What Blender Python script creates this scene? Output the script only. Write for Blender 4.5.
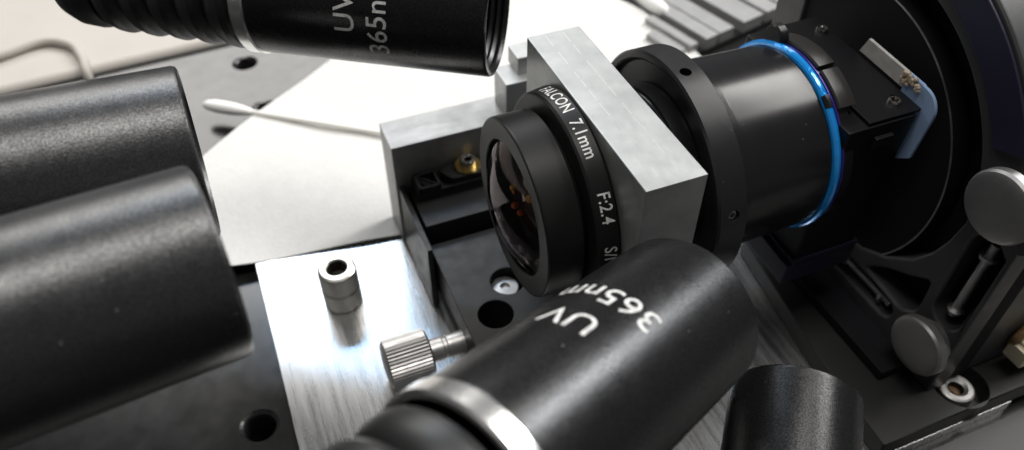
import bpy, bmesh, math, random
from mathutils import Vector, Matrix
# units: 1 blender unit = 1 cm.  X = optical axis (lens looks towards -X), Z up, aluminium plate top at z = 0
scene = bpy.context.scene
for o in list(bpy.data.objects): bpy.data.objects.remove(o, do_unlink=True)
scene.unit_settings.system = 'METRIC'
scene.unit_settings.scale_length = 0.01
COL = scene.collection
PI = math.pi
rad = math.radians

# ------------------------------------------------------------------ camera
cam_d = bpy.data.cameras.new('camera'); cam = bpy.data.objects.new('camera', cam_d); COL.objects.link(cam)
TH, AZ = rad(45), rad(22)
hx = Vector((math.sin(AZ), math.cos(AZ), 0)); r_ = Vector((math.cos(AZ), -math.sin(AZ), 0))
f_ = hx*math.cos(TH) + Vector((0, 0, -math.sin(TH))); u_ = hx*math.sin(TH) + Vector((0, 0, math.cos(TH)))
M = Matrix((r_, u_, -f_)).transposed().to_4x4(); M.translation = Vector((-3.577, -8.687, 13.282))
cam.matrix_world = M
cam_d.sensor_width = 36; cam_d.lens = 796/1024*36
cam_d.clip_start = 0.5; cam_d.clip_end = 2000
cam_d.dof.use_dof = True; cam_d.dof.focus_distance = 12.1; cam_d.dof.aperture_fstop = 0.21
scene.camera = cam

# ------------------------------------------------------------------ light: white room with ceiling panels
world = bpy.data.worlds.new('World'); scene.world = world; world.use_nodes = True
bg = world.node_tree.nodes['Background']; bg.inputs[0].default_value = (0.95, 0.97, 1.0, 1); bg.inputs[1].default_value = 0.11
def panel(name, loc, size, power, target=(0, 0, 0), col=(1, 0.97, 0.93)):
    l = bpy.data.lights.new(name, 'AREA'); l.shape = 'RECTANGLE'; l.size, l.size_y = size; l.energy = power; l.color = col
    o = bpy.data.objects.new(name, l); COL.objects.link(o); o.location = loc
    o.rotation_euler = (Vector(target) - Vector(loc)).to_track_quat('-Z', 'Y').to_euler()
    return o
panel('ceiling_panel', (-5, -2, 170), (130, 40), 190000, (-5, -2, 0))
panel('ceiling_panel', (135, 22, 150), (130, 40), 230000, (0, 0, 0))
panel('ceiling_panel', (5, 200, 185), (160, 36), 170000, (0, 0, 0))
panel('bright_wall_window', (0, 330, 205), (260, 80), 420000, (0, 0, 0))
panel('blue_tint_lamp', (14, 155, 172), (46, 9), 42000, (0, 0, 0), (0.38, 0.66, 1))  # added cool lamp that tints the plate blue
panel('side_panel', (205, 50, 140), (40, 70), 330000, (0, 0, 0), (0.95, 0.97, 1))
scene.view_settings.view_transform = 'Standard'; scene.view_settings.look = 'None'
scene.view_settings.exposure = -0.08; scene.view_settings.gamma = 1.0; scene.view_settings.use_curve_mapping = False
scene.render.engine = 'CYCLES'
scene.cycles.use_denoising = True
scene.cycles.max_bounces = 8

# ------------------------------------------------------------------ materials
def mat(name, base, rough=0.4, metal=0.0, spec=0.5, bump=0.0, bscale=20.0, bdetail=3.0, mottle=0.0, mscale=2.0, rvar=0.0,
        stretch=None, coat=0.0, base2=None, aniso=0.0, distance=0.02, grain=None, dust=0.0):
    m = bpy.data.materials.new(name); m.use_nodes = True; nt = m.node_tree; p = nt.nodes['Principled BSDF']
    p.inputs['Base Color'].default_value = (*base, 1); p.inputs['Roughness'].default_value = rough
    p.inputs['Metallic'].default_value = metal; p.inputs['Specular IOR Level'].default_value = spec
    p.inputs['Coat Weight'].default_value = coat; p.inputs['Coat Roughness'].default_value = 0.08
    tc = nt.nodes.new('ShaderNodeTexCoord'); vec = tc.outputs['Object']
    if stretch:
        mp = nt.nodes.new('ShaderNodeMapping'); mp.inputs['Scale'].default_value = stretch
        nt.links.new(vec, mp.inputs['Vector']); svec = mp.outputs['Vector']
    else: svec = vec
    def noise(scale, detail, v, rough_=0.6):
        n = nt.nodes.new('ShaderNodeTexNoise'); n.inputs['Scale'].default_value = scale; n.inputs['Detail'].default_value = detail
        n.inputs['Roughness'].default_value = rough_; nt.links.new(v, n.inputs['Vector']); return n.outputs['Fac']
    if bump > 0:
        b = nt.nodes.new('ShaderNodeBump'); b.inputs['Strength'].default_value = bump; b.inputs['Distance'].default_value = distance
        nt.links.new(noise(bscale, bdetail, svec), b.inputs['Height']); nt.links.new(b.outputs['Normal'], p.inputs['Normal'])
    if grain:
        gs, lo, hi = grain
        mr = nt.nodes.new('ShaderNodeMapRange'); mr.inputs['From Min'].default_value = 0.40; mr.inputs['From Max'].default_value = 0.62
        mr.inputs['To Min'].default_value = lo; mr.inputs['To Max'].default_value = hi
        nt.links.new(noise(gs, 1.5, vec, 0.5), mr.inputs['Value']); nt.links.new(mr.outputs['Result'], p.inputs['Specular IOR Level'])
    if dust > 0:
        vo = nt.nodes.new('ShaderNodeTexVoronoi'); vo.inputs['Scale'].default_value = 4.5; nt.links.new(vec, vo.inputs['Vector'])
        lt = nt.nodes.new('ShaderNodeMath'); lt.operation = 'LESS_THAN'; lt.inputs[1].default_value = 0.05; nt.links.new(vo.outputs['Distance'], lt.inputs[0])
        gt = nt.nodes.new('ShaderNodeMath'); gt.operation = 'GREATER_THAN'; gt.inputs[1].default_value = 0.52; nt.links.new(noise(2.1, 2, vec), gt.inputs[0])
        mu = nt.nodes.new('ShaderNodeMath'); mu.operation = 'MULTIPLY'; nt.links.new(lt.outputs[0], mu.inputs[0]); nt.links.new(gt.outputs[0], mu.inputs[1])
        mx = nt.nodes.new('ShaderNodeMix'); mx.data_type = 'RGBA'; mx.inputs[6].default_value = (*base, 1); mx.inputs[7].default_value = (dust, dust, dust, 1)
        nt.links.new(mu.outputs[0], mx.inputs[0]); nt.links.new(mx.outputs[2], p.inputs['Base Color'])
    if mottle > 0 or base2:
        cr = nt.nodes.new('ShaderNodeValToRGB'); b2 = base2 or tuple(c*(1-mottle) for c in base)
        cr.color_ramp.elements[0].position = 0.35; cr.color_ramp.elements[0].color = (*b2, 1)
        cr.color_ramp.elements[1].position = 0.65; cr.color_ramp.elements[1].color = (*base, 1)
        nt.links.new(noise(mscale, 5, vec), cr.inputs['Fac']); nt.links.new(cr.outputs['Color'], p.inputs['Base Color'])
    if rvar > 0:
        mr = nt.nodes.new('ShaderNodeMapRange'); mr.inputs['From Min'].default_value = 0.3; mr.inputs['From Max'].default_value = 0.7
        mr.inputs['To Min'].default_value = max(0.02, rough-rvar); mr.inputs['To Max'].default_value = rough+rvar
        nt.links.new(noise(mscale*1.7, 6, svec), mr.inputs['Value']); nt.links.new(mr.outputs['Result'], p.inputs['Roughness'])
    return m
m_torch = mat('black_anodised_grain', (0.006, 0.006, 0.0065), 0.29, 0, 0.5, bump=0.4, bscale=48, bdetail=2, rvar=0.03, distance=0.005, grain=(46, 0.26, 0.62), dust=0.16)
m_torch2 = mat('black_blasted_grain', (0.012, 0.012, 0.013), 0.32, 0, 0.9, bump=0.5, bscale=40, bdetail=2, rvar=0.04, distance=0.007, grain=(50, 0.5, 1.2), dust=0.14)
m_rib = mat('black_ribbed', (0.012, 0.012, 0.012), 0.42, 0, 0.5, bump=0.1, bscale=40, distance=0.01)
m_chrome = mat('polished_chrome', (0.88, 0.87, 0.85), 0.26, 1.0)
m_print = mat('white_print', (0.74, 0.74, 0.72), 0.55, 0, 0.3, mottle=0.42, mscale=14)
m_black = mat('black_satin', (0.011, 0.011, 0.012), 0.33, 0, 0.5, bump=0.05, bscale=60, rvar=0.02, mscale=3, distance=0.01, dust=0.12)
m_cam = mat('black_camera_shell', (0.006, 0.006, 0.007), 0.42, 0, 0.28, bump=0.05, bscale=50, distance=0.008)
m_barrel = mat('black_turned', (0.010, 0.010, 0.011), 0.22, 0, 0.5, bump=0.02, bscale=6, rvar=0.02, mscale=1.2, distance=0.008, dust=0.12)
m_lug = mat('grey_machined_lug', (0.03, 0.028, 0.026), 0.28, 0.0, 0.8, bump=0.05, bscale=8, stretch=(8, .4, .4), distance=0.008)
m_flat = mat('black_flocked', (0.006, 0.006, 0.008), 0.75, 0, 0.2)
m_purple = mat('purple_black_anodised', (0.022, 0.019, 0.040), 0.38, 0, 0.5, bump=0.08, bscale=50, distance=0.01, rvar=0.05)
m_frame = mat('dark_anodised_frame', (0.046, 0.046, 0.047), 0.42, 0, 0.5, bump=0.12, bscale=45, distance=0.01, rvar=0.06)
m_stage = mat('black_anodised_stage', (0.014, 0.014, 0.014), 0.42, 0, 0.32, bump=0.08, bscale=40, distance=0.01, rvar=0.08)
m_board = mat('breadboard_anodised', (0.015, 0.015, 0.015), 0.20, 0, 0.6, bump=0.02, bscale=30, mottle=0.2, mscale=1.2, rvar=0.03, distance=0.01)
m_alu = mat('machined_aluminium', (0.50, 0.51, 0.505), 0.44, 0.72, bump=0.08, bscale=9, stretch=(9, 0.7, 5), mottle=0.20, mscale=1.9, rvar=0.04, distance=0.010)
m_plate = mat('brushed_aluminium_plate', (0.56, 0.565, 0.57), 0.28, 1.0, bump=0.24, bscale=6, stretch=(6.5, .30, 1), mottle=0.08, mscale=0.8, rvar=0.06, distance=0.012)
m_steel = mat('steel', (0.62, 0.60, 0.57), 0.28, 1.0, mottle=0.3, mscale=6, rvar=0.1)
m_knob = mat('dull_knob_metal', (0.30, 0.295, 0.29), 0.5, 0.9, mottle=0.12, mscale=2, rvar=0.04)
m_nickel = mat('satin_nickel', (0.56, 0.55, 0.54), 0.46, 1.0, mottle=0.15, mscale=4, rvar=0.08)
m_warm = mat('nickel_plated', (0.74, 0.71, 0.65), 0.34, 1.0, mottle=0.12, mscale=4, rvar=0.06)
m_scribe = mat('scribed_line', (0.58, 0.58, 0.575), 0.4, 0.6)
m_pad = mat('added_grey_pad', (0.10, 0.098, 0.095), 0.8, 0, 0.2, bump=0.2, bscale=20)
m_bar = mat('bright_bar_aluminium', (0.36, 0.36, 0.355), 0.46, 0.70, bump=0.06, bscale=6, stretch=(0.6, 7, 3), mottle=0.3, mscale=1.6, rvar=0.05, distance=0.01)
m_brass = mat('brass', (0.72, 0.50, 0.16), 0.3, 1.0, mottle=0.2, mscale=6)
m_socket = mat('dark_socket', (0.05, 0.045, 0.04), 0.5, 0.6)
m_rust = mat('brown_residue', (0.26, 0.15, 0.08), 0.7, mottle=0.5, mscale=8)
m_paper = mat('white_paper', (0.68, 0.67, 0.645), 0.75, 0, 0.25, bump=0.45, bscale=9, bdetail=6, mottle=0.05, mscale=3, distance=0.03)
m_cotton = mat('cotton', (0.92, 0.91, 0.88), 0.95, 0, 0.1, bump=0.3, bscale=18, distance=0.03)
m_stem = mat('swab_stem', (0.84, 0.82, 0.77), 0.7)
m_bench = mat('cream_laminate', (0.50, 0.465, 0.425), 0.55, 0, 0.3, mottle=0.05, mscale=0.5)
m_cable = mat('grey_cable', (0.46, 0.43, 0.39), 0.7)
m_base = mat('black_base_anodised', (0.012, 0.012, 0.012), 0.5, 0, 0.35, bump=0.1, bscale=40, distance=0.01)
m_sink = mat('grey_heat_sink', (0.36, 0.36, 0.355), 0.5, 0.3, mottle=0.15, mscale=1.5)
m_blue = mat('blue_gloss', (0.008, 0.36, 1.0), 0.08, 0.30, 0.9, coat=1.0, bump=0.5, bscale=7, distance=0.03)
m_violet = mat('violet_gloss', (0.05, 0.03, 0.25), 0.2, 0.3, 0.8)
m_blue_refl = mat('blue_reflection', (0.34, 0.48, 0.72), 0.35, 0.0, 0.6, mottle=0.15, mscale=2)  # blue mirror reflection put into the base colour
m_pol = mat('pale_reflection', (0.72, 0.70, 0.66), 0.35, 0.15, mottle=0.25, mscale=3)  # pale tone stands in for a white reflection
m_beige_refl = mat('beige_reflection', (0.62, 0.50, 0.36), 0.8, 0, 0.2, bump=0.8, bscale=14, mottle=0.4, mscale=10)  # beige part of the reflection, painted on small crumbs
m_cream = mat('cream_plastic', (0.80, 0.72, 0.52), 0.45, mottle=0.1, mscale=4)
m_wire = mat('brown_wire', (0.33, 0.20, 0.09), 0.5, mottle=0.4, mscale=6)
m_amber = mat('amber_glint', (1.0, 0.20, 0.01), 0.4, 0.0)  # orange reflections in the lens, painted as bead colour
m_amber2 = mat('gold_glint', (1.0, 0.50, 0.03), 0.4, 0.0)
m_lens = mat('black_lens_mount', (0.010, 0.010, 0.010), 0.42, 0, 0.22, bump=0.06, bscale=60, distance=0.008)
m_inner = mat('dark_coated_glass', (0.035, 0.014, 0.010), 0.06, 0, 0.6)
def glass():
    m = bpy.data.materials.new('coated_lens_glass'); m.use_nodes = True; nt = m.node_tree; nt.nodes.clear()
    out = nt.nodes.new('ShaderNodeOutputMaterial'); mix = nt.nodes.new('ShaderNodeMixShader')
    tr = nt.nodes.new('ShaderNodeBsdfTransparent'); tr.inputs[0].default_value = (0.97, 0.94, 0.93, 1)
    gl = nt.nodes.new('ShaderNodeBsdfGlossy'); gl.inputs[0].default_value = (0.60, 0.54, 0.55, 1); gl.inputs['Roughness'].default_value = 0.06
    fr = nt.nodes.new('ShaderNodeFresnel'); fr.inputs[0].default_value = 1.5
    nt.links.new(fr.outputs[0], mix.inputs[0]); nt.links.new(tr.outputs[0], mix.inputs[1]); nt.links.new(gl.outputs[0], mix.inputs[2])
    nt.links.new(mix.outputs[0], out.inputs[0]); return m
m_glass = glass()

# ------------------------------------------------------------------ helpers
def finish(name, me, m, parent=None, loc=None, smooth=True, angle=24):
    o = bpy.data.objects.new(name, me); COL.objects.link(o)
    if m and not me.materials: me.materials.append(m)
    if smooth:
        bm = bmesh.new(); bm.from_mesh(me)
        for f in bm.faces: f.smooth = True
        for e in bm.edges:
            if len(e.link_faces) == 2 and e.calc_face_angle(0) > rad(angle): e.smooth = False
        bm.to_mesh(me); bm.free()
    if parent: o.parent = parent
    if loc is not None: o.location = loc
    if smooth:
        w = o.modifiers.new('weighted_normals', 'WEIGHTED_NORMAL'); w.keep_sharp = True; w.weight = 80
    return o
def bm_done(name, bm, m, parent=None, smooth=True, angle=32):
    bmesh.ops.recalc_face_normals(bm, faces=bm.faces)
    me = bpy.data.meshes.new(name); bm.to_mesh(me); bm.free()
    return finish(name, me, m, parent, None, smooth, angle)
def thing(name, label, cat, loc=(0, 0, 0), group=None, rot=None):
    o = bpy.data.objects.new(name, None); COL.objects.link(o); o.empty_display_size = 0.5
    o.location = loc
    if rot is not None: o.rotation_euler = rot.to_euler()
    o['label'] = label; o['category'] = cat
    if group: o['group'] = group
    return o
def tag(o, label, cat, group=None):
    o['label'] = label; o['category'] = cat
    if group: o['group'] = group
    return o
def struct(o): o['kind'] = 'structure'; return o
def base_of(parent): return Vector(parent.location) if parent else Vector()
def add_box(bm, x0, x1, y0, y1, z0, z1, off=Vector(), bevel=0.02, seg=2):
    g = bmesh.ops.create_cube(bm, size=1)
    for v in g['verts']:
        v.co = Vector((x0+(v.co.x+.5)*(x1-x0), y0+(v.co.y+.5)*(y1-y0), z0+(v.co.z+.5)*(z1-z0))) - off
    if bevel > 0:
        es = list({e for v in g['verts'] for e in v.link_edges})
        bmesh.ops.bevel(bm, geom=es, offset=bevel, segments=seg, affect='EDGES', profile=0.6)
def box(name, x0, x1, y0, y1, z0, z1, m, parent=None, bevel=0.02):
    bm = bmesh.new(); add_box(bm, x0, x1, y0, y1, z0, z1, base_of(parent), bevel); return bm_done(name, bm, m, parent)
def add_lathe(bm, prof, mtx=Matrix(), n=72, close=False, ripple=None, arc=None):
    """prof: (axial, radius) pairs, lathed about local Z then moved by mtx"""
    rings = []
    if arc:
        for z, r in prof:
            rings.append([bm.verts.new(mtx @ Vector((r*math.cos(t), r*math.sin(t), z))) for t in [arc[0]+(arc[1]-arc[0])*i/n for i in range(n+1)]])
        for a, b in list(zip(rings, rings[1:])) + [(rings[-1], rings[0])]:
            for i in range(n): bm.faces.new((a[i], a[i+1], b[i+1], b[i]))
        bm.faces.new([q[0] for q in rings]); bm.faces.new([q[-1] for q in rings][::-1]); return
    for k, (z, r) in enumerate(prof):
        if r < 1e-6: rings.append([bm.verts.new(mtx @ Vector((0, 0, z)))])
        else:
            rings.append([bm.verts.new(mtx @ Vector((((r*(1+(ripple if (ripple and i % 2) else 0)))*math.cos(2*PI*i/n)), r*(1+(ripple if (ripple and i % 2) else 0))*math.sin(2*PI*i/n), z))) for i in range(n)])
    pairs = list(zip(rings, rings[1:]))
    if close: pairs.append((rings[-1], rings[0]))
    for a, b in pairs:
        if len(a) == 1 and len(b) == 1: continue
        for i in range(n):
            j = (i+1) % n
            if len(a) == 1: bm.faces.new((a[0], b[i], b[j]))
            elif len(b) == 1: bm.faces.new((a[i], a[j], b[0]))
            else: bm.faces.new((a[i], a[j], b[j], b[i]))
AX = Matrix(((0, 0, 1, 0), (0, -1, 0, 0), (1, 0, 0, 0), (0, 0, 0, 1)))      # local Z -> world X ; local X -> world Z ; local Y -> -Y
def lathe(name, prof, m, parent=None, mtx=Matrix(), n=72, close=False, ripple=None, angle=24, arc=None):
    bm = bmesh.new(); add_lathe(bm, prof, mtx, n, close, ripple, arc); return bm_done(name, bm, m, parent, True, angle)
def lathe_x(name, prof, m, parent, cy, cz, n=72, close=False, ripple=None, angle=24, arc=None):
    """profile axial = world X, about the line y=cy, z=cz"""
    return lathe(name, prof, m, parent, Matrix.Translation(Vector((0, cy, cz)) - base_of(parent)) @ AX, n, close, ripple, angle, arc)
def lathe_z(name, prof, m, parent, cx, cy, n=40, close=False, ripple=None, angle=32):
    return lathe(name, prof, m, parent, Matrix.Translation(Vector((cx, cy, 0)) - base_of(parent)), n, close, ripple, angle)
def add_tube(bm, pts, r, off=Vector(), n=12, taper=None):
    pts = [Vector(p) - off for p in pts]; rings = []
    up = Vector((0.13, 0.2, 1)).normalized()
    for i, p in enumerate(pts):
        d = (pts[min(i+1, len(pts)-1)] - pts[max(i-1, 0)]).normalized()
        e = d.cross(up).normalized(); g = e.cross(d); rr = taper[i] if taper else r
        rings.append([bm.verts.new(p + rr*(math.cos(2*PI*k/n)*e + math.sin(2*PI*k/n)*g)) for k in range(n)])
    for a, b in zip(rings, rings[1:]):
        for i in range(n): bm.faces.new((a[i], a[(i+1) % n], b[(i+1) % n], b[i]))
    bm.faces.new(rings[0][::-1]); bm.faces.new(rings[-1])
def tube(name, pts, r, m, parent=None, n=12, taper=None):
    bm = bmesh.new(); add_tube(bm, pts, r, base_of(parent), n, taper); return bm_done(name, bm, m, parent)
def smooth_path(pts, k=8):
    P = [Vector(p) for p in pts]; P = [2*P[0]-P[1]] + P + [2*P[-1]-P[-2]]; out = []
    for i in range(1, len(P)-2):
        a, b, c, d = P[i-1:i+3]
        for s in range(k):
            t = s/k; out.append(0.5*((2*b)+(c-a)*t+(2*a-5*b+4*c-d)*t*t+(3*b-a-3*c+d)*t**3))
    out.append(P[-2]); return out
def circle_pts(cx, cy, r, n=48, a0=0, a1=2*PI, ends=False):
    return [(cx+r*math.cos(a0+(a1-a0)*i/(n if not ends else n-1)), cy+r*math.sin(a0+(a1-a0)*i/(n if not ends else n-1))) for i in range(n)]
def slot_pts(p, q, w, n=10):
    a = math.atan2(q[1]-p[1], q[0]-p[0])
    return circle_pts(q[0], q[1], w, n, a-PI/2, a+PI/2, True) + circle_pts(p[0], p[1], w, n, a+PI/2, a+1.5*PI, True)
def round_poly(pts, r, k=5):
    out = []; n = len(pts)
    for i in range(n):
        p = Vector(pts[i]); a = Vector(pts[i-1])-p; b = Vector(pts[(i+1) % n])-p
        rr = min(r, a.length*.45, b.length*.45); s = p+a.normalized()*rr; e = p+b.normalized()*rr
        for j in range(k+1):
            t = j/k; out.append(tuple((1-t)**2*s+2*t*(1-t)*p+t*t*e))
    return out
def sheet(name, loops, thick, m, parent=None, mtx=Matrix(), bevel=0.03):
    """2D outline with holes -> solid of the given thickness (local z from 0 to thick), moved by mtx"""
    cu = bpy.data.curves.new(name, 'CURVE'); cu.dimensions = '2D'; cu.fill_mode = 'BOTH'
    cu.extrude = thick/2 - bevel; cu.bevel_depth = bevel; cu.bevel_resolution = 2; cu.offset = -bevel
    for lp in loops:
        s = cu.splines.new('POLY'); s.points.add(len(lp)-1); s.use_cyclic_u = True
        for pt, q in zip(s.points, lp): pt.co = (q[0], q[1], 0, 1)
    o = bpy.data.objects.new(name, cu); COL.objects.link(o)
    dg = bpy.context.evaluated_depsgraph_get(); dg.update()
    me = bpy.data.meshes.new_from_object(o.evaluated_get(dg)); bpy.data.objects.remove(o, do_unlink=True); bpy.data.curves.remove(cu)
    me.transform(Matrix.Translation(-base_of(parent)) @ mtx @ Matrix.Translation((0, 0, thick/2)))
    bm = bmesh.new(); bm.from_mesh(me); bmesh.ops.remove_doubles(bm, verts=bm.verts, dist=1e-4)
    bmesh.ops.recalc_face_normals(bm, faces=bm.faces); bm.to_mesh(me); bm.free()
    me.materials.clear()
    return finish(name, me, m, parent)
def text_mesh(body, size, spacing=1.0, bold=0.0):
    cu = bpy.data.curves.new('lettering', 'FONT'); cu.body = body; cu.size = size; cu.align_x = 'CENTER'; cu.align_y = 'CENTER'
    cu.space_character = spacing; cu.offset = bold; cu.resolution_u = 4
    o = bpy.data.objects.new('lettering', cu); COL.objects.link(o)
    dg = bpy.context.evaluated_depsgraph_get(); dg.update()
    me = bpy.data.meshes.new_from_object(o.evaluated_get(dg)); bpy.data.objects.remove(o, do_unlink=True); bpy.data.curves.remove(cu)
    bm = bmesh.new(); bm.from_mesh(me); bpy.data.meshes.remove(me)
    bmesh.ops.triangulate(bm, faces=bm.faces)
    for _ in range(3):
        es = [e for e in bm.edges if e.calc_length() > 0.07]
        if es: bmesh.ops.subdivide_edges(bm, edges=es, cuts=1)
        bmesh.ops.triangulate(bm, faces=bm.faces)
    return bm
def wrap_text(body, size, R, phi0, z0, m, parent, flip, mtx=Matrix(), spacing=1.0, bold=0.002, name='lettering'):
    """print on a cylinder about local Z.  flip=-1: reads towards falling angle, tops towards -Z ; flip=1: the other way"""
    bm = text_mesh(body, size, spacing, bold)
    for v in bm.verts:
        ph = phi0 + flip*v.co.x/R; v.co = mtx @ Vector((R*math.cos(ph), R*math.sin(ph), z0 + flip*v.co.y))
    me = bpy.data.meshes.new(name); bm.to_mesh(me); bm.free()
    return finish(name, me, m, parent, None, False)
def axis_matrix(a):
    a = Vector(a).normalized(); e1 = (Vector((0, 0, 1)) - a.z*a).normalized(); e2 = a.cross(e1)
    return Matrix((e1, e2, a)).transposed()
def socket_screw(parent, name, loc, r, h, m, hexr, axis=None, washer=None):
    """cap screw standing on loc along axis (default up)"""
    mt = Matrix.Translation(Vector(loc) - base_of(parent)) @ (axis_matrix(axis).to_4x4() if axis else Matrix())
    o = lathe(name, [(0, r), (h-.06, r), (h-.02, r*.96), (h, r*.86), (h, r*.62), (h-.03, hexr*1.12), (h-.04, hexr)], m, parent, mt, 32)
    s = lathe('hex_socket', [(h-.04, hexr), (h-.22, hexr*.95), (h-.22, 0)], m_socket, o, mt, 6, angle=20)
    return o

def drill(o, specs, parent):
    """cut blind round holes: (matrix of the mouth, radius, depth)"""
    bm = bmesh.new()
    for mtx, r, dep in specs: add_lathe(bm, [(-dep, 0), (-dep, r), (.3, r), (.3, 0)], mtx, 24)
    bmesh.ops.recalc_face_normals(bm, faces=bm.faces)
    me = bpy.data.meshes.new('cutter'); bm.to_mesh(me); bm.free(); c = bpy.data.objects.new('cutter', me); COL.objects.link(c)
    if parent: c.parent = parent
    for md in list(o.modifiers): o.modifiers.remove(md)
    b = o.modifiers.new('drill', 'BOOLEAN'); b.object = c; b.operation = 'DIFFERENCE'; b.solver = 'EXACT'
    dg = bpy.context.evaluated_depsgraph_get(); dg.update()
    new = bpy.data.meshes.new_from_object(o.evaluated_get(dg)); o.modifiers.clear(); o.data = new
    bpy.data.objects.remove(c, do_unlink=True); bpy.data.meshes.remove(me)
    bm = bmesh.new(); bm.from_mesh(new)
    for e in bm.edges: e.smooth = not (len(e.link_faces) == 2 and e.calc_face_angle(0) > rad(24))
    bm.to_mesh(new); bm.free()
# ------------------------------------------------------------------ setting: breadboard, bench
HO = Vector((-3.39, 13.37)); D1 = Vector((.17, -2.51)); D2 = Vector((-2.51, -.17))
bm = bmesh.new(); ZB = -0.30; NC = 28
holes = {(0, 0), (1, 0), (0, 1), (1, 1), (5, 1), (4, 1), (4, 2), (5, 2), (6, 1), (3, 1), (3, 2), (2, 1), (2, 2), (1, 2), (0, 2), (0, -1), (1, -1), (-1, 0), (-1, -1)}
for i in range(-8, 14):
    for j in range(-20, 12):
        c = HO + i*D1 + j*D2
        cor = [c + a*D1*.5 + b*D2*.5 for a, b in ((1, 1), (1, -1), (-1, -1), (-1, 1))]
        if (i, j) not in holes:
            bm.faces.new([bm.verts.new((q.x, q.y, ZB)) for q in cor]); continue
        ring = [bm.verts.new((c.x+.33*math.cos(2*PI*k/NC), c.y+.33*math.sin(2*PI*k/NC), ZB-.03)) for k in range(NC)]
        ring0 = [bm.verts.new((c.x+.385*math.cos(2*PI*k/NC), c.y+.385*math.sin(2*PI*k/NC), ZB)) for k in range(NC)]
        thr = []
        for q in range(10):
            rr = .33 if q % 2 else .30
            thr.append([bm.verts.new((c.x+rr*math.cos(2*PI*k/NC), c.y+rr*math.sin(2*PI*k/NC), ZB-.06-.05*q)) for k in range(NC)])
        low = [bm.verts.new((c.x+.33*math.cos(2*PI*k/NC), c.y+.33*math.sin(2*PI*k/NC), ZB-1.0)) for k in range(NC)]
        bm.faces.new(low)
        outer = []
        for k in range(NC):
            t = 2*PI*k/NC; d = Vector((math.cos(t), math.sin(t)))
            m2 = Matrix(((D1.x, D2.x), (D1.y, D2.y))).inverted() @ d; s = 0.5/max(abs(m2.x), abs(m2.y))
            outer.append(bm.verts.new((c.x+d.x*s, c.y+d.y*s, ZB)))
        corv = [bm.verts.new((q.x, q.y, ZB)) for q in cor]
        for k in range(NC):
            l = (k+1) % NC
            bm.faces.new((ring0[k], ring0[l], outer[l], outer[k])); bm.faces.new((ring[k], ring[l], ring0[l], ring0[k])); bm.faces.new((thr[0][k], thr[0][l], ring[l], ring[k])); bm.faces.new((low[k], low[l], thr[-1][l], thr[-1][k]))
            for ta, tb in zip(thr, thr[1:]): bm.faces.new((tb[k], tb[l], ta[l], ta[k]))
            a, b = Vector(outer[k].co[:2])-c, Vector(outer[l].co[:2])-c
            for cv in corv:
                q = Vector(cv.co[:2])-c
                if a.x*q.y-a.y*q.x > 1e-6 and q.x*b.y-q.y*b.x > 1e-6: bm.faces.new((outer[k], outer[l], cv))
struct(bm_done('breadboard_surface', bm, m_board, None, False))
# cream bench panel with a rounded front edge
bm = bmesh.new()
def edge_y(x): return 14.3 + 0.06*(x+10)
prof = [(0.0, -0.9), (0.0, -0.28)] + [(0.2-0.2*math.cos(t), -0.28+0.20*math.sin(t)) for t in (rad(15), rad(35), rad(55), rad(75), rad(90))] + [(60, -0.08)]
rows = []
for x in (-60, -30, -12, -6, -2, 1.5):
    rows.append([bm.verts.new((x, edge_y(x)+a, z)) for a, z in prof])
for a, b in zip(rows, rows[1:]):
    for k in range(len(prof)-1): bm.faces.new((a[k], b[k], b[k+1], a[k+1]))
struct(bm_done('bench_top', bm, m_bench))
cb = tube('cable', smooth_path([(-16, 15.3, .06), (-12.5, 15.5, .06), (-10.3, 15.85, .06), (-8.95, 16.25, .06), (-8.15, 15.75, .06), (-7.85, 14.9, .05), (-7.8, 14.35, -.1), (-7.8, 14.2, -.5)], 8), .14, m_cable, None, 12)
tag(cb, 'blurred grey cable bending over the edge of the cream bench top', 'cable')

pad = box('sheen_cover_pad', 6.0, 16, -12, -4.62, -.297, -.22, m_pad, None, .02)  # added pad that blocks the board's bright reflection in this corner
tag(pad, 'plain grey pad added to cover the sheen of the board in the lower right corner', 'pad')
# ------------------------------------------------------------------ aluminium plate, paper
pl = box('aluminium_plate', -4.42, 8.55, -4.45, 7.5, -0.296, 0, m_plate, None, 0.012)
tag(pl, 'brushed silver aluminium base plate under the lens stage', 'plate')
poly = [(-9.5, 5.35), (-4.5, 4.68), (-1.3, 4.25), (9.2, 3.2), (9.25, 8.6), (8.85, 10.9), (8.1, 12.6), (6.2, 17), (2.6, 14.9), (-1.1, 12.0), (-4.9, 9.0)]
def inside(x, y):
    c = False; n = len(poly)
    for i in range(n):
        (x1, y1), (x2, y2) = poly[i], poly[(i+1) % n]
        if (y1 > y) != (y2 > y) and x < (x2-x1)*(y-y1)/(y2-y1)+x1: c = not c
    return c
bm = bmesh.new()
vs = [bm.verts.new((x, y, 0)) for x, y in poly]; bm.faces.new(vs)
for k in range(-10, 11):
    bmesh.ops.bisect_plane(bm, geom=bm.verts[:]+bm.edges[:]+bm.faces[:], plane_co=(k, 0, 0), plane_no=(1, 0, 0))
for k in range(3, 18):
    bmesh.ops.bisect_plane(bm, geom=bm.verts[:]+bm.edges[:]+bm.faces[:], plane_co=(0, k+.3, 0), plane_no=(0, 1, 0))
for v in bm.verts:
    x, y = v.co.x, v.co.y
    v.co.z = 0.07 + 0.03*math.sin(1.1*x+.6*y) + 0.03*math.sin(.7*y-1.7*x+1)
    if x > 2 and y > 8: v.co.z += 0.06*(1+math.sin(2.3*x+1.1*y))*min(1, (y-8)/2)
g = bmesh.ops.extrude_face_region(bm, geom=bm.faces[:])
for v in g['geom']:
    if isinstance(v, bmesh.types.BMVert): v.co.z -= 0.025
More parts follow.
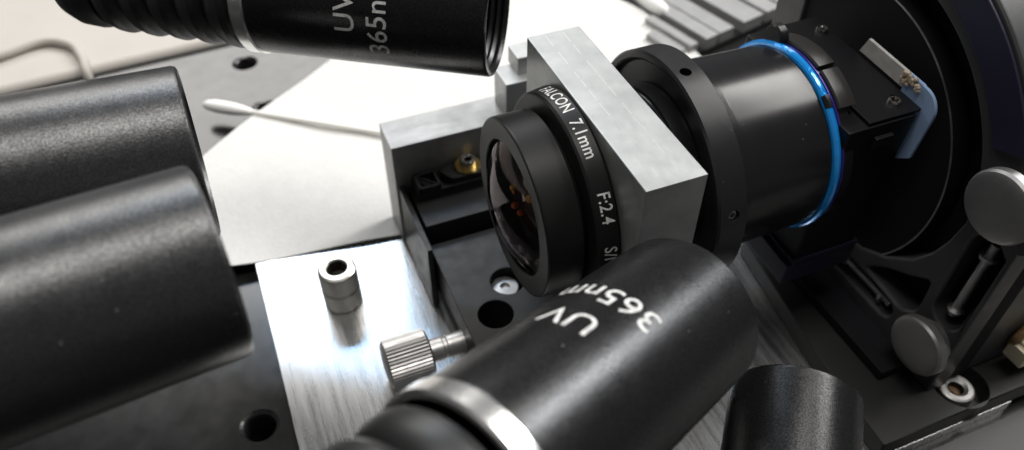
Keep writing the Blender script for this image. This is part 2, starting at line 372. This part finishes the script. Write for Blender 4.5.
pp = bm_done('paper_sheet', bm, m_paper, None, True, 60)
tag(pp, 'large white sheet of paper lying behind the lens and its stage', 'paper')

def swab(p, q, headlen, hr, sr, label):
    p, q = Vector(p), Vector(q); d = (q-p).normalized(); t = thing('cotton_swab', label, 'cotton swab', p, 'cotton swabs lying on the paper')
    ks = [0, .03, .1, .25, .45, .65, .85, 1]; rs = [.12, .45, .75, .97, 1, .93, .72, .45]
    tube('cotton_tip', [p + d*headlen*k for k in ks], hr, m_cotton, t, 16, [hr*k for k in rs])
    tube('stem', [p + d*headlen*.8, p.lerp(q, .5), q], sr, m_stem, t, 10)
swab((-4.78, 11.05, 0.14), (1.3, 6.55, .19), 1.5, .18, .075, 'white cotton swab lying on the paper below the top torch')
swab((9.36, 10.3, 0.26), (8.4, 14.0, .30), 1.5, .27, .12, 'fat white cotton swab beside the grey heat sink at the paper edge')

# heat sink in the background
hs = thing('heat_sink', 'grey finned heat sink out of focus behind the black barrel', 'heat sink', (11, 9.5, ZB))
dq = Vector((.24, -.97)).normalized(); dp = Vector((.97, .24)).normalized()
def strip(name, p0, p1, q0, q1, z0, z1, m, parent, bevel=.04):
    bm = bmesh.new(); add_box(bm, p0, p1, q0, q1, z0, z1, Vector(), bevel)
    for v in bm.verts:
        w = dp*v.co.x + dq*v.co.y; v.co = Vector((w.x, w.y, v.co.z)) - base_of(parent)
    return bm_done(name, bm, m, parent)
strip('base', 10.5, 15.4, -9.6, -5.9, ZB, ZB+.25, m_stage, hs)
for (p0, p1, q0) in ((10.15, 10.55, -7.2), (10.75, 11.08, -7.9), (11.42, 11.95, -8.9), (12.0, 12.62, -9.3), (13.05, 13.95, -9.6), (14.1, 14.75, -9.6), (14.85, 15.4, -9.6)):
    strip('fin', p0, p1, q0, -5.9, ZB+.2, ZB+.62, m_sink, hs)

# ------------------------------------------------------------------ torches
def torch(tip, a, R, label, ring0=4.7, ringw=.3, text=None, nribs=5, pitch=.62, skin=None):
    skin = skin or m_torch; s = R/1.22; ring0, ringw, pitch = ring0*s, ringw*s, pitch*s
    tip = Vector(tip); a = Vector(a).normalized(); L = ring0 + ringw + nribs*pitch + .9
    rot = axis_matrix(a)
    t = thing('ultraviolet_torch', label, 'torch', tip - a*L, 'black ultraviolet torches round the lens', rot)
    zt = L; zr = L - ring0
    wall = .09*s
    lathe('barrel', [(zr, R*.985), (zr+.04, R), (zt-.07, R), (zt-.02, R-.02), (zt, R-.06), (zt, R-wall), (zt-.06, R-wall-.03), (zt-.08, R-wall-.06)], skin, t, n=96)
    # threaded inside of the mouth
    pr = []
    for k in range(9):
        z = zt-.08-k*.12; pr += [(z, R-wall-.06), (z-.06, R-wall-.015)]
    pr += [(zt-1.2, R-wall-.06)]
    lathe('threaded_mouth', pr, m_black, t, n=72, angle=20)
    lathe('reflector', [(zt-1.2, R-wall-.06), (zt-1.5, R*.6), (zt-1.75, R*.25), (zt-1.75, 0)], m_chrome, t, n=48)
    lathe('accent_ring', [(zr-ringw, R*.95), (zr-ringw, R+.0), (zr-ringw+.03, R+.03), (zr-.03, R+.03), (zr, R+.0), (zr, R*.95)], m_chrome, t, n=96)
    for k in range(nribs):
        z1 = zr - ringw - .03 - k*pitch; R1 = (.985 - .012*k)*R
        lathe('rib', [(z1, R1*.84), (z1-.04, R1*.90), (z1-.10, R1*.965), (z1-.20, R1), (z1-.32, R1*.985), (z1-.44, R1*.94), (z1-.52, R1*.87), (z1-.56, R1*.80), (z1-pitch, R1*.79)], m_rib, t, n=72)
    z1 = zr - ringw - .03 - nribs*pitch
    lathe('tail_cap', [(z1+.02, R*.72), (z1, R*.86), (z1-.2, R*.9), (z1-.5, R*.88), (z1-.75, R*.78), (z1-.85, R*.6), (z1-.87, 0)], m_rib, t, n=72)
    if text:
        phi, d_uv, d_nm, size = text; d_uv, d_nm, size = d_uv*s, d_nm*s, size*s
        wrap_text('UV', size, R+.004, rad(phi)-.03, L-d_uv, m_print, t, -1, spacing=1.05)
        wrap_text('365nm', size, R+.004, rad(phi), L-d_nm, m_print, t, -1, spacing=1.02)
    return t
torch((.90, -3.48, 5.13), (.858, .434, -.276), 1.074, 'black torch nearest the lens with white UV 365nm lettering, tip by the aluminium block', 4.55, .33, (-15.0, 2.79, 2.06, .555))
torch((.759, 2.654, 6.237), (.837, -.547, .001), 1.074, 'black ribbed torch at the top edge, its open threaded mouth showing', 4.7, .3, (74, 2.67, 2.04, .56))
torch((-4.40, .80, 6.22), (.996, .02, -.05), 1.20, 'grainy black torch barrel lying behind the other one at left', 5.6, skin=m_torch2)
torch((-4.33, -2.0, 6.82), (.987, .151, -.062), 1.10, 'blurred black torch barrel in front at lower left over the breadboard hole', 5.6, skin=m_torch2)
torch((3.183, -3.889, 2.498), (.619, .772, .145), 1.0, 'short black torch pointing away at the bottom edge beside the mount base', 5.2)

# ------------------------------------------------------------------ angle bar and bracket behind the stage
ab = box('aluminium_bar', -1.15, 2.6, 3.95, 4.88, 0.10, 2.85, m_bar, None, .025)
tag(ab, 'bright aluminium bar standing behind the black stage, top face glaring', 'metal bar')
sb = thing('stepped_bracket', 'small stepped aluminium bracket standing on the bar behind the lens', 'bracket', (2.2, 4.4, 2.85))
box('lower_step', 1.42, 3.2, 4.0, 4.70, 2.852, 3.72, m_alu, sb, .02)
box('upper_step', 1.78, 3.2, 4.25, 4.80, 3.722, 4.12, m_alu, sb, .02)

# ------------------------------------------------------------------ translation stage
st = thing('translation_stage', 'black translation stage bolted to the plate below the lens', 'stage', (.7, 1.2, 0))
box('base_block', -.98, 2.5, -1.4, 3.93, 0.004, .50, m_stage, st, .03)
Lc = [(-.92, -1.4), (2.5, -1.4), (2.5, 2.42), (-.92, 2.42)]
sheet('carriage', [round_poly(Lc, .06), circle_pts(.22, .94, .34, 36), circle_pts(-.30, .24, .34, 36), circle_pts(1.9, 1.9, .34, 36)], .88, m_stage, st, Matrix.Translation((0, 0, .503)), .02)
box('rear_block', -.90, 2.5, 2.62, 3.93, .503, 1.74, m_stage, st, .02)
box('rear_ledge', -.82, 2.5, 3.36, 3.93, 1.743, 1.97, m_stage, st, .02)
box('side_plate', -1.10, -.99, 1.9, 3.93, .10, 1.80, m_stage, st, .015)
bm = bmesh.new(); o0 = base_of(st)
for a in ((-.78, -.30, 3.36, 3.42), (-.78, -.30, 3.80, 3.86), (-.78, -.72, 3.36, 3.86), (-.36, -.30, 3.36, 3.86)):
    add_box(bm, a[0], a[1], a[2], a[3], 1.972, 2.10, o0, .01)
add_tube(bm, [(-.75, 3.82, 2.06), (-.34, 3.40, 2.06)], .03, o0, 8)
bm_done('clip_frame', bm, m_stage, st)
sheet('wedge_clip', [round_poly([(-.22, 3.72), (-.05, 3.42), (.75, 3.38), (1.1, 3.5), (1.1, 3.90), (-.1, 3.90)], .06)], .15, m_stage, st, Matrix.Translation((0, 0, 1.973)), .02)
wz = lathe_z('brass_washer', [(2.125, .16), (2.125, .28), (2.15, .29), (2.18, .27), (2.18, .16)], m_brass, st, .40, 3.68)
socket_screw(st, 'cap_screw', (.40, 3.68, 2.17), .17, .17, m_steel, .085)
lathe_z('recessed_screw', [(.506, .29), (1.16, .29), (1.19, .26), (1.20, .10), (1.14, .09), (1.14, 0)], m_nickel, st, .17, .97, 32)
# knurled thumb screw
ts = thing('thumb_screw', 'knurled silver thumb screw sticking out of the black stage', 'thumb screw', (-2.0, .42, .62))
kn = 44
bm = bmesh.new(); mk = Matrix.Translation(Vector((0, .42, .62)) - base_of(ts)) @ AX
prof = [(-2.52, 0), (-2.52, .26), (-2.50, .42), (-2.46, .47), (-1.66, .47), (-1.62, .44), (-1.60, .27)]
add_lathe(bm, [p for p in prof[:4]], mk, 88); add_lathe(bm, [(-2.46, .47), (-1.66, .47)], mk, 88, ripple=.05); add_lathe(bm, prof[4:], mk, 88)
bmesh.ops.remove_doubles(bm, verts=bm.verts, dist=1e-4)
bm_done('knurled_head', bm, m_nickel, ts, True, 20)
lathe_x('shaft', [(-1.62, .235), (-1.36, .235), (-1.34, .21), (-1.28, .21), (-1.26, .235), (-.85, .235)], m_nickel, ts, .42, .62, 32)
# socket set screw standing on the plate
ss = thing('set_screw', 'nickel socket screw standing upright on the bare plate', 'screw', (-2.82, 2.87, 0))
lathe_z('shank', [(.003, 0), (.003, .36), (.04, .40), (.46, .40), (.50, .37), (.55, .37), (.59, .40), (.96, .40), (1.02, .385), (1.05, .34), (1.05, .24), (1.02, .21)], m_warm, ss, -2.82, 2.87, 40)
lathe_z('hex_socket', [(1.02, .21), (.75, .20), (.75, 0)], m_socket, ss, -2.82, 2.87, 6, angle=20)

# ------------------------------------------------------------------ clamp block
cb_ = thing('clamp_block', 'scratched square aluminium block clamped round the lens', 'metal block', (1.48, 0, 2.2))
def blk():
    Lp = [(-1.98, 2.2), (2.12, 2.2), (2.12, 6.1), (-1.98, 6.1)]           # u = -y, v = z
    MX = Matrix(((0, 0, -1, 1.97), (-1, 0, 0, 0), (0, 1, 0, 0), (0, 0, 0, 1)))
    return sheet('block_body', [Lp, circle_pts(0, 4.3, 1.72, 64)], .97, m_alu, cb_, MX, .024)
blk()
random.seed(4)
for xs in (1.30, 1.62):
    bm = None; y = -1.9
    while y < 1.75:
        ln = random.uniform(.15, .4)
        if not (xs == 1.30 and -1.9 < y < -.9): box('scribe_dash', xs, xs+.016, y, min(y+ln, 1.9), 6.0995, 6.1005, m_scribe, cb_, 0)
        y += ln + random.uniform(.03, .25)

# ------------------------------------------------------------------ lens
ln = thing('camera_lens', 'black wide angle lens with 7.1mm F:2.4 lettering and domed glass', 'lens', (0.5, 0, 4.3))
CY, CZ = 0, 4.3
lathe_x('front_cap', [(.34, 1.12), (.0, 1.14), (-.065, 1.15), (-.08, 1.165), (-.08, 1.475), (-.065, 1.505), (-.03, 1.52), (.50, 1.52), (.525, 1.50), (.53, 1.40)], m_lens, ln, CY, CZ, 96)
lathe_x('neck', [(.52, 1.40), (.60, 1.38), (.60, 1.42)], m_lens, ln, CY, CZ, 72)
lathe_x('label_ring', [(.60, 1.40), (.60, 1.70), (.615, 1.735), (.65, 1.76), (.94, 1.80), (.965, 1.78), (.97, 1.70), (1.1, 1.70)], m_lens, ln, CY, CZ, 128)
MT = Matrix.Translation(Vector((0, 0, CZ)) - base_of(ln)) @ AX
def label(body, phi, size=.272):
    bm = text_mesh(body, size, 1.08, 0.003)
    for v in bm.verts:
        z = .80 + v.co.y; R = 1.76 + (z-.65)/.29*.04 + .004; ph = rad(phi) + .87*v.co.x/R
        v.co = MT @ Vector((R*math.cos(ph), R*math.sin(ph), z))
    me = bpy.data.meshes.new('lettering'); bm.to_mesh(me); bm.free(); finish('lettering', me, m_print, ln, None, False)
label('FALCON', -12.0); label('7.1mm', 20.5); label('F:2.4', 56); label('S/N', 82)
dot = lathe('index_mark', [(0, .025), (.006, .022), (.006, 0)], m_print, ln, MT @ Matrix.Rotation(rad(16), 4, 'Z') @ Matrix.Translation((1.503, 0, .40)) @ Matrix.Rotation(rad(90), 4, 'Y'), 12)
# glass
def dome(x_apex, R, aperture, n=10):
    pts = []; amax = math.asin(aperture/R)
    for k in range(n+1):
        t = amax*(n-k)/n; pts.append((x_apex + R*(1-math.cos(t)), R*math.sin(t)))
    pts[-1] = (x_apex, 0); return pts
lathe_x('front_glass', dome(-.36, 2.05, 1.135, 18), m_glass, ln, CY, CZ, 72)
lathe_x('inner_barrel', [(.0, 1.135), (.08, 1.10), (.30, 1.06), (.42, .93), (.46, .93), (.52, .86), (.56, .86), (.64, .78), (.68, .78), (1.0, .66)], m_black, ln, CY, CZ, 72, angle=20)
lathe_x('inner_glass', dome(.06, 1.05, .95, 14), m_inner, ln, CY, CZ, 64)
def bead(y, z, r, m):  # coloured bead stands in for a light reflected inside the lens
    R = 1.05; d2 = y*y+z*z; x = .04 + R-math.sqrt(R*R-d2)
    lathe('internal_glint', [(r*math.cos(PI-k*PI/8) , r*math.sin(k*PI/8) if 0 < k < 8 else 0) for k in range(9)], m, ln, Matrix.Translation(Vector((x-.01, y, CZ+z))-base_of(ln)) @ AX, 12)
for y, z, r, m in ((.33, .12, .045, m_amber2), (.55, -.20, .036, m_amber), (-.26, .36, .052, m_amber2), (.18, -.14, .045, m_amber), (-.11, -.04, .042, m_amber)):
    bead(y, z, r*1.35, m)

# ------------------------------------------------------------------ coupling ring, barrel, blue ring
cr = thing('coupling_ring', 'wide black ring with small set screw holes behind the block', 'ring', (2.75, 0, 4.3))
rbody = lathe_x('ring_body', [(2.62, 1.45), (2.62, 1.86), (2.52, 1.90), (2.50, 1.93), (2.50, 2.01), (2.53, 2.05), (2.98, 2.05), (3.0, 2.03), (3.0, 1.45)], m_black, cr, CY, CZ, 128, True)
lathe_x('sleeve', [(1.975, 1.45), (2.30, 1.45), (2.32, 1.50), (2.60, 1.50)], m_barrel, cr, CY, CZ, 96)
MR = Matrix.Translation(Vector((0, 0, CZ)) - base_of(cr)) @ AX
mouths = [MR @ Matrix.Rotation(rad(phi), 4, 'Z') @ Matrix.Translation((2.05, 0, z)) @ Matrix.Rotation(rad(90), 4, 'Y') for phi, z in ((5, 2.72), (74, 2.76), (-64, 2.74), (143, 2.74))]
drill(rbody, [(q, .095, .28) for q in mouths], cr)
lathe('set_screw', [(-.10, .088), (-.06, .085), (-.05, .07), (-.05, .045), (-.12, .04), (-.12, 0)], m_steel, cr, mouths[1], 20)
br = thing('lens_barrel', 'smooth black optical barrel between the coupling ring and the blue ring', 'barrel', (4, 0, 4.3))
lathe_x('tube', [(3.0, 1.66), (3.02, 1.70), (3.30, 1.70), (3.32, 1.68), (4.88, 1.64), (4.93, 1.60), (4.93, 1.4)], m_barrel, br, CY, CZ, 128)
lathe_x('retaining_clip', [(4.90, 1.63), (4.90, 1.70), (4.94, 1.745), (5.0, 1.745), (5.03, 1.70), (5.03, 1.63)], m_barrel, br, CY, CZ, 12, arc=(rad(31), rad(38)))
bl = lathe_x('blue_ring', [(4.97+.078*math.cos(t), 1.645+.078*math.sin(t)) for t in [2*PI*k/12 for k in range(12)]], m_blue, None, CY, CZ, 128, True)
tag(bl, 'thin glossy bright blue ring seated round the end of the barrel', 'ring')

# ------------------------------------------------------------------ camera body
cm = thing('machine_camera', 'black camera housing with corner screws behind the blue ring', 'camera', (5.7, 0, 1.8))
lathe_x('bayonet_ring', [(4.98, 1.4), (4.98, 1.62), (5.0, 1.66), (5.30, 1.66), (5.32, 1.64), (5.32, 1.4)], m_barrel, cm, CY, CZ, 96)
bm = bmesh.new(); MQ = Matrix.Translation(Vector((0, 0, CZ)) - base_of(cm)) @ AX
for a0, a1 in ((-24, 14), (17, 40)):
    add_lathe(bm, [(5.10, 1.3), (5.10, 1.72), (5.12, 1.75), (5.42, 1.75), (5.44, 1.72), (5.44, 1.3)], MQ, 16, arc=(rad(a0), rad(a1)))
o_ = bm_done('bayonet_lugs', bm, m_lug, cm); o_['kind'] = 'stuff'
lathe_x('violet_band', [(5.05, 1.65), (5.06, 1.69), (5.09, 1.69), (5.10, 1.65)], m_violet, cm, CY, CZ, 128)
bm = bmesh.new(); o0 = base_of(cm)
for a, w in ((-22, .24), (-14, .10)):
    c = Matrix.Rotation(rad(a), 4, 'Z')
add_lathe(bm, [(4.96, 0), (4.96, .20), (4.99, .23), (5.12, .23), (5.14, .20), (5.14, 0)], Matrix.Translation(Vector((0, .62, CZ+1.66)) - o0) @ AX, 24)
bm_done('locking_tab', bm, m_black, cm)
roll = Matrix.Translation(Vector((0, 0, CZ))) @ Matrix.Rotation(rad(3), 4, 'X') @ Matrix.Translation(Vector((0, 0, -CZ)))
def rolled(o):
    o.data.transform(Matrix.Translation(-base_of(cm)) @ roll @ Matrix.Translation(base_of(cm))); return o
rolled(box('housing', 5.05, 6.42, -1.46, 1.46, 1.85, 5.50, m_cam, cm, .06))
rolled(box('top_cover', 5.46, 6.50, -1.42, 1.40, 5.503, 5.57, m_cam, cm, .02))
rolled(box('latch', 5.62, 5.98, -1.55, -1.462, 5.05, 5.28, m_black, cm, .02))
rolled(box('lower_rail', 5.0, 6.5, -1.50, 1.50, 2.30, 2.42, m_purple, cm, .02))
rolled(box('lower_housing', 4.92, 6.5, -1.49, 1.3, 1.78, 2.28, m_purple, cm, .03))
for x, y in ((6.33, 1.0), (6.18, -1.12)):
    rolled(socket_screw(cm, 'corner_screw', (x, y, 5.555), .105, .07, m_steel, .05))
# polished bracket behind the camera; its white, beige and blue reflections are painted colours
pb = thing('polished_bracket', 'shiny L shaped metal bracket with painted pale and blue reflections behind the camera housing', 'bracket', (6.5, -.7, 3.3))
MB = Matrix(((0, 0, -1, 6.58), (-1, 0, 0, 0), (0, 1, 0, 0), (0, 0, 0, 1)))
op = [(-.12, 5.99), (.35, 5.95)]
sheet('pale_reflection_arm', [[(-.14, 5.62), (-.02, 5.92), (.95, 5.86), (.95, 5.56)]], .06, m_pol, pb, MB, .008)
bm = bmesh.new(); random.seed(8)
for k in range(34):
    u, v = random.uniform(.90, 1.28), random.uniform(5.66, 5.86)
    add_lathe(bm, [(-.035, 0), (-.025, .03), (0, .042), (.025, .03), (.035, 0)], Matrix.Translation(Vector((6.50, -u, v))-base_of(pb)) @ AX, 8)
bm_done('beige_reflection_crumbs', bm, m_beige_refl, pb)
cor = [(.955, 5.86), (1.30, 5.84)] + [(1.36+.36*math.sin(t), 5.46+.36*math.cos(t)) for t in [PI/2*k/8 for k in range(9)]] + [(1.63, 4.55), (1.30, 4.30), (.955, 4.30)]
sheet('blue_reflection', [cor], .06, m_blue_refl, pb, MB, .008)

# ------------------------------------------------------------------ rotation / kinematic mount
mt_ = thing('optic_mount', 'large round dark mount with silver domed knobs and spring slots', 'mount', (7.4, -1.5, .45))
MF = Matrix(((0, 0, -1, 7.3), (-1, 0, 0, 0), (0, 1, 0, 0), (0, 0, 0, 1)))        # u=-y, v=z ; front face at x = 6.8
cu, cv = -.5, 3.8
outer = circle_pts(cu, cv, 4.27, 60, rad(26), rad(122.6), True)
out_poly = outer + [(-2.8, .46), (3.84, .46), (3.84, 4.2), (4.6, 4.7), (4.6, 5.62), (3.55, 5.62)]
bore = circle_pts(cu, cv, 3.37, 60, rad(4), rad(116), True) + [(-2.0, 1.9), (-1.5, 1.8), (.5, 1.78)] + [(1.27, 1.90), (1.84, 2.20), (2.33, 2.62), (2.6, 3.05), (2.76, 3.5)]
pocket = round_poly([(1.55, 1.62), (1.95, 1.98), (2.5, 2.30), (2.86, 2.58), (2.88, 1.75), (2.60, 1.50)], .14)
vs_ = slot_pts((3.40, 2.28), (3.42, 3.86), .30); hs_ = slot_pts((.9, 1.22), (2.25, 1.22), .22)
sheet('frame_plate', [out_poly, bore, pocket, vs_, hs_], .5, m_frame, mt_, MF, .075)
# back wall closing pockets
MF2 = Matrix(((0, 0, -1, 7.75), (-1, 0, 0, 0), (0, 1, 0, 0), (0, 0, 0, 1)))
sheet('back_plate', [circle_pts(cu, cv, 4.2, 60, rad(26), rad(122), True) + [(-2.75, .5), (3.79, .5), (3.79, 4.3), (4.5, 4.8), (4.5, 5.55), (3.5, 5.55)]], .44, m_flat, mt_, MF2, .03)
MP = Matrix(((0, 0, -1, 6.797), (-1, 0, 0, 0), (0, 1, 0, 0), (0, 0, 0, 1)))
sheet('purple_arc', [circle_pts(cu, cv, 4.19, 60, rad(27), rad(122), True) + circle_pts(cu, cv, 3.62, 60, rad(122), rad(28), True)], .06, m_purple, mt_, MP, .02)
MD = Matrix(((0, 0, -1, 7.2), (-1, 0, 0, 0), (0, 1, 0, 0), (0, 0, 0, 1)))
sheet('optic_disc', [circle_pts(cu, cv, 2.81, 120, rad(-52), rad(122), True) + [(-1.99, 1.79), (1.2, 1.60)]], .34, m_flat, mt_, MD, .015)
bm = bmesh.new(); add_lathe(bm, [(6.852, 2.775), (6.852, 2.805), (6.87, 2.805)], Matrix.Translation(Vector((0, .5, 3.8)) - base_of(mt_)) @ AX, 140, arc=(rad(-30), rad(128)))
bm_done('disc_rim_highlight', bm, m_nickel, mt_)  # bright strip painted in for the highlight along the black disc's edge
def spring_pin(p, q):
    bm = bmesh.new(); o0 = base_of(mt_); P = Vector((6.98, -p[0], p[1])); Q = Vector((6.98, -q[0], q[1])); d = (Q-P)
    add_tube(bm, [P, Q], .085, o0, 14)
    add_tube(bm, [P+d*.80, P+d*.80+d.normalized()*.07], .16, o0, 16)
    add_tube(bm, [P-d.normalized()*.16, P, P+d.normalized()*.05], .1, o0, 14, [.07, .15, .10])
    bm_done('spring_pin', bm, m_nickel, mt_)
spring_pin((3.40, 2.35), (3.42, 4.0)); spring_pin((1.0, 1.22), (2.3, 1.22))
for cz, R in ((1.56, .57), (5.02, .60)):
    lathe_x('flat_knob', [(6.82, .40), (6.62, .40), (6.60, R-.03), (6.56, R), (6.43, R), (6.38, R-.03), (6.35, R-.09), (6.33, R*.6), (6.325, 0)], m_knob, mt_, -3.42, cz, 56)
box('rear_body', 7.76, 9.9, -3.74, 2.7, .46, 5.4, m_frame, mt_, .08)
# mount base plate with counterbored screw
bs = thing('mount_base', 'black base plate under the round mount, bolted by one socket screw', 'base plate', (7, -2, 0))
MZ = Matrix.Translation((0, 0, .004))
sheet('base_slab', [round_poly([(5.88, .9), (5.40, -2.6), (5.30, -4.442), (9.9, -4.442), (9.9, .9)], .05), circle_pts(7.52, -3.93, .52, 44)], .45, m_base, bs, MZ, .03)
box('shade_step', 6.12, 6.80, -3.3, .8, .456, .70, m_flat, bs, .03)  # black step stands in for the frame's shade on the base
socket_screw(bs, 'base_screw', (7.46, -3.95, .0), .34, .40, m_nickel, .15)
lathe_z('residue', [(.22, .15), (.26, .1), (.28, 0)], m_rust, bs, 7.46, -3.95, 12)

# connector at the right edge
cn = thing('wire_connector', 'cream plastic connector with brown wires lying by the mount', 'connector', (8.9, -4.0, .78))
box('plug', 8.50, 9.9, -4.22, -3.80, .78, 1.16, m_cream, cn, .04)
box('latch', 8.60, 8.80, -4.12, -3.90, 1.163, 1.24, m_cream, cn, .02)
for k in range(4):
    tube('wire', smooth_path([(8.62+.10*k, -3.82, 1.0+.03*k), (8.56+.08*k, -3.86+.02*k, 1.28+.05*k), (8.9+.1*k, -3.88, 1.5+.06*k), (9.9, -3.90, 1.66+.10*k)], 6), .085, m_wire, cn, 8)
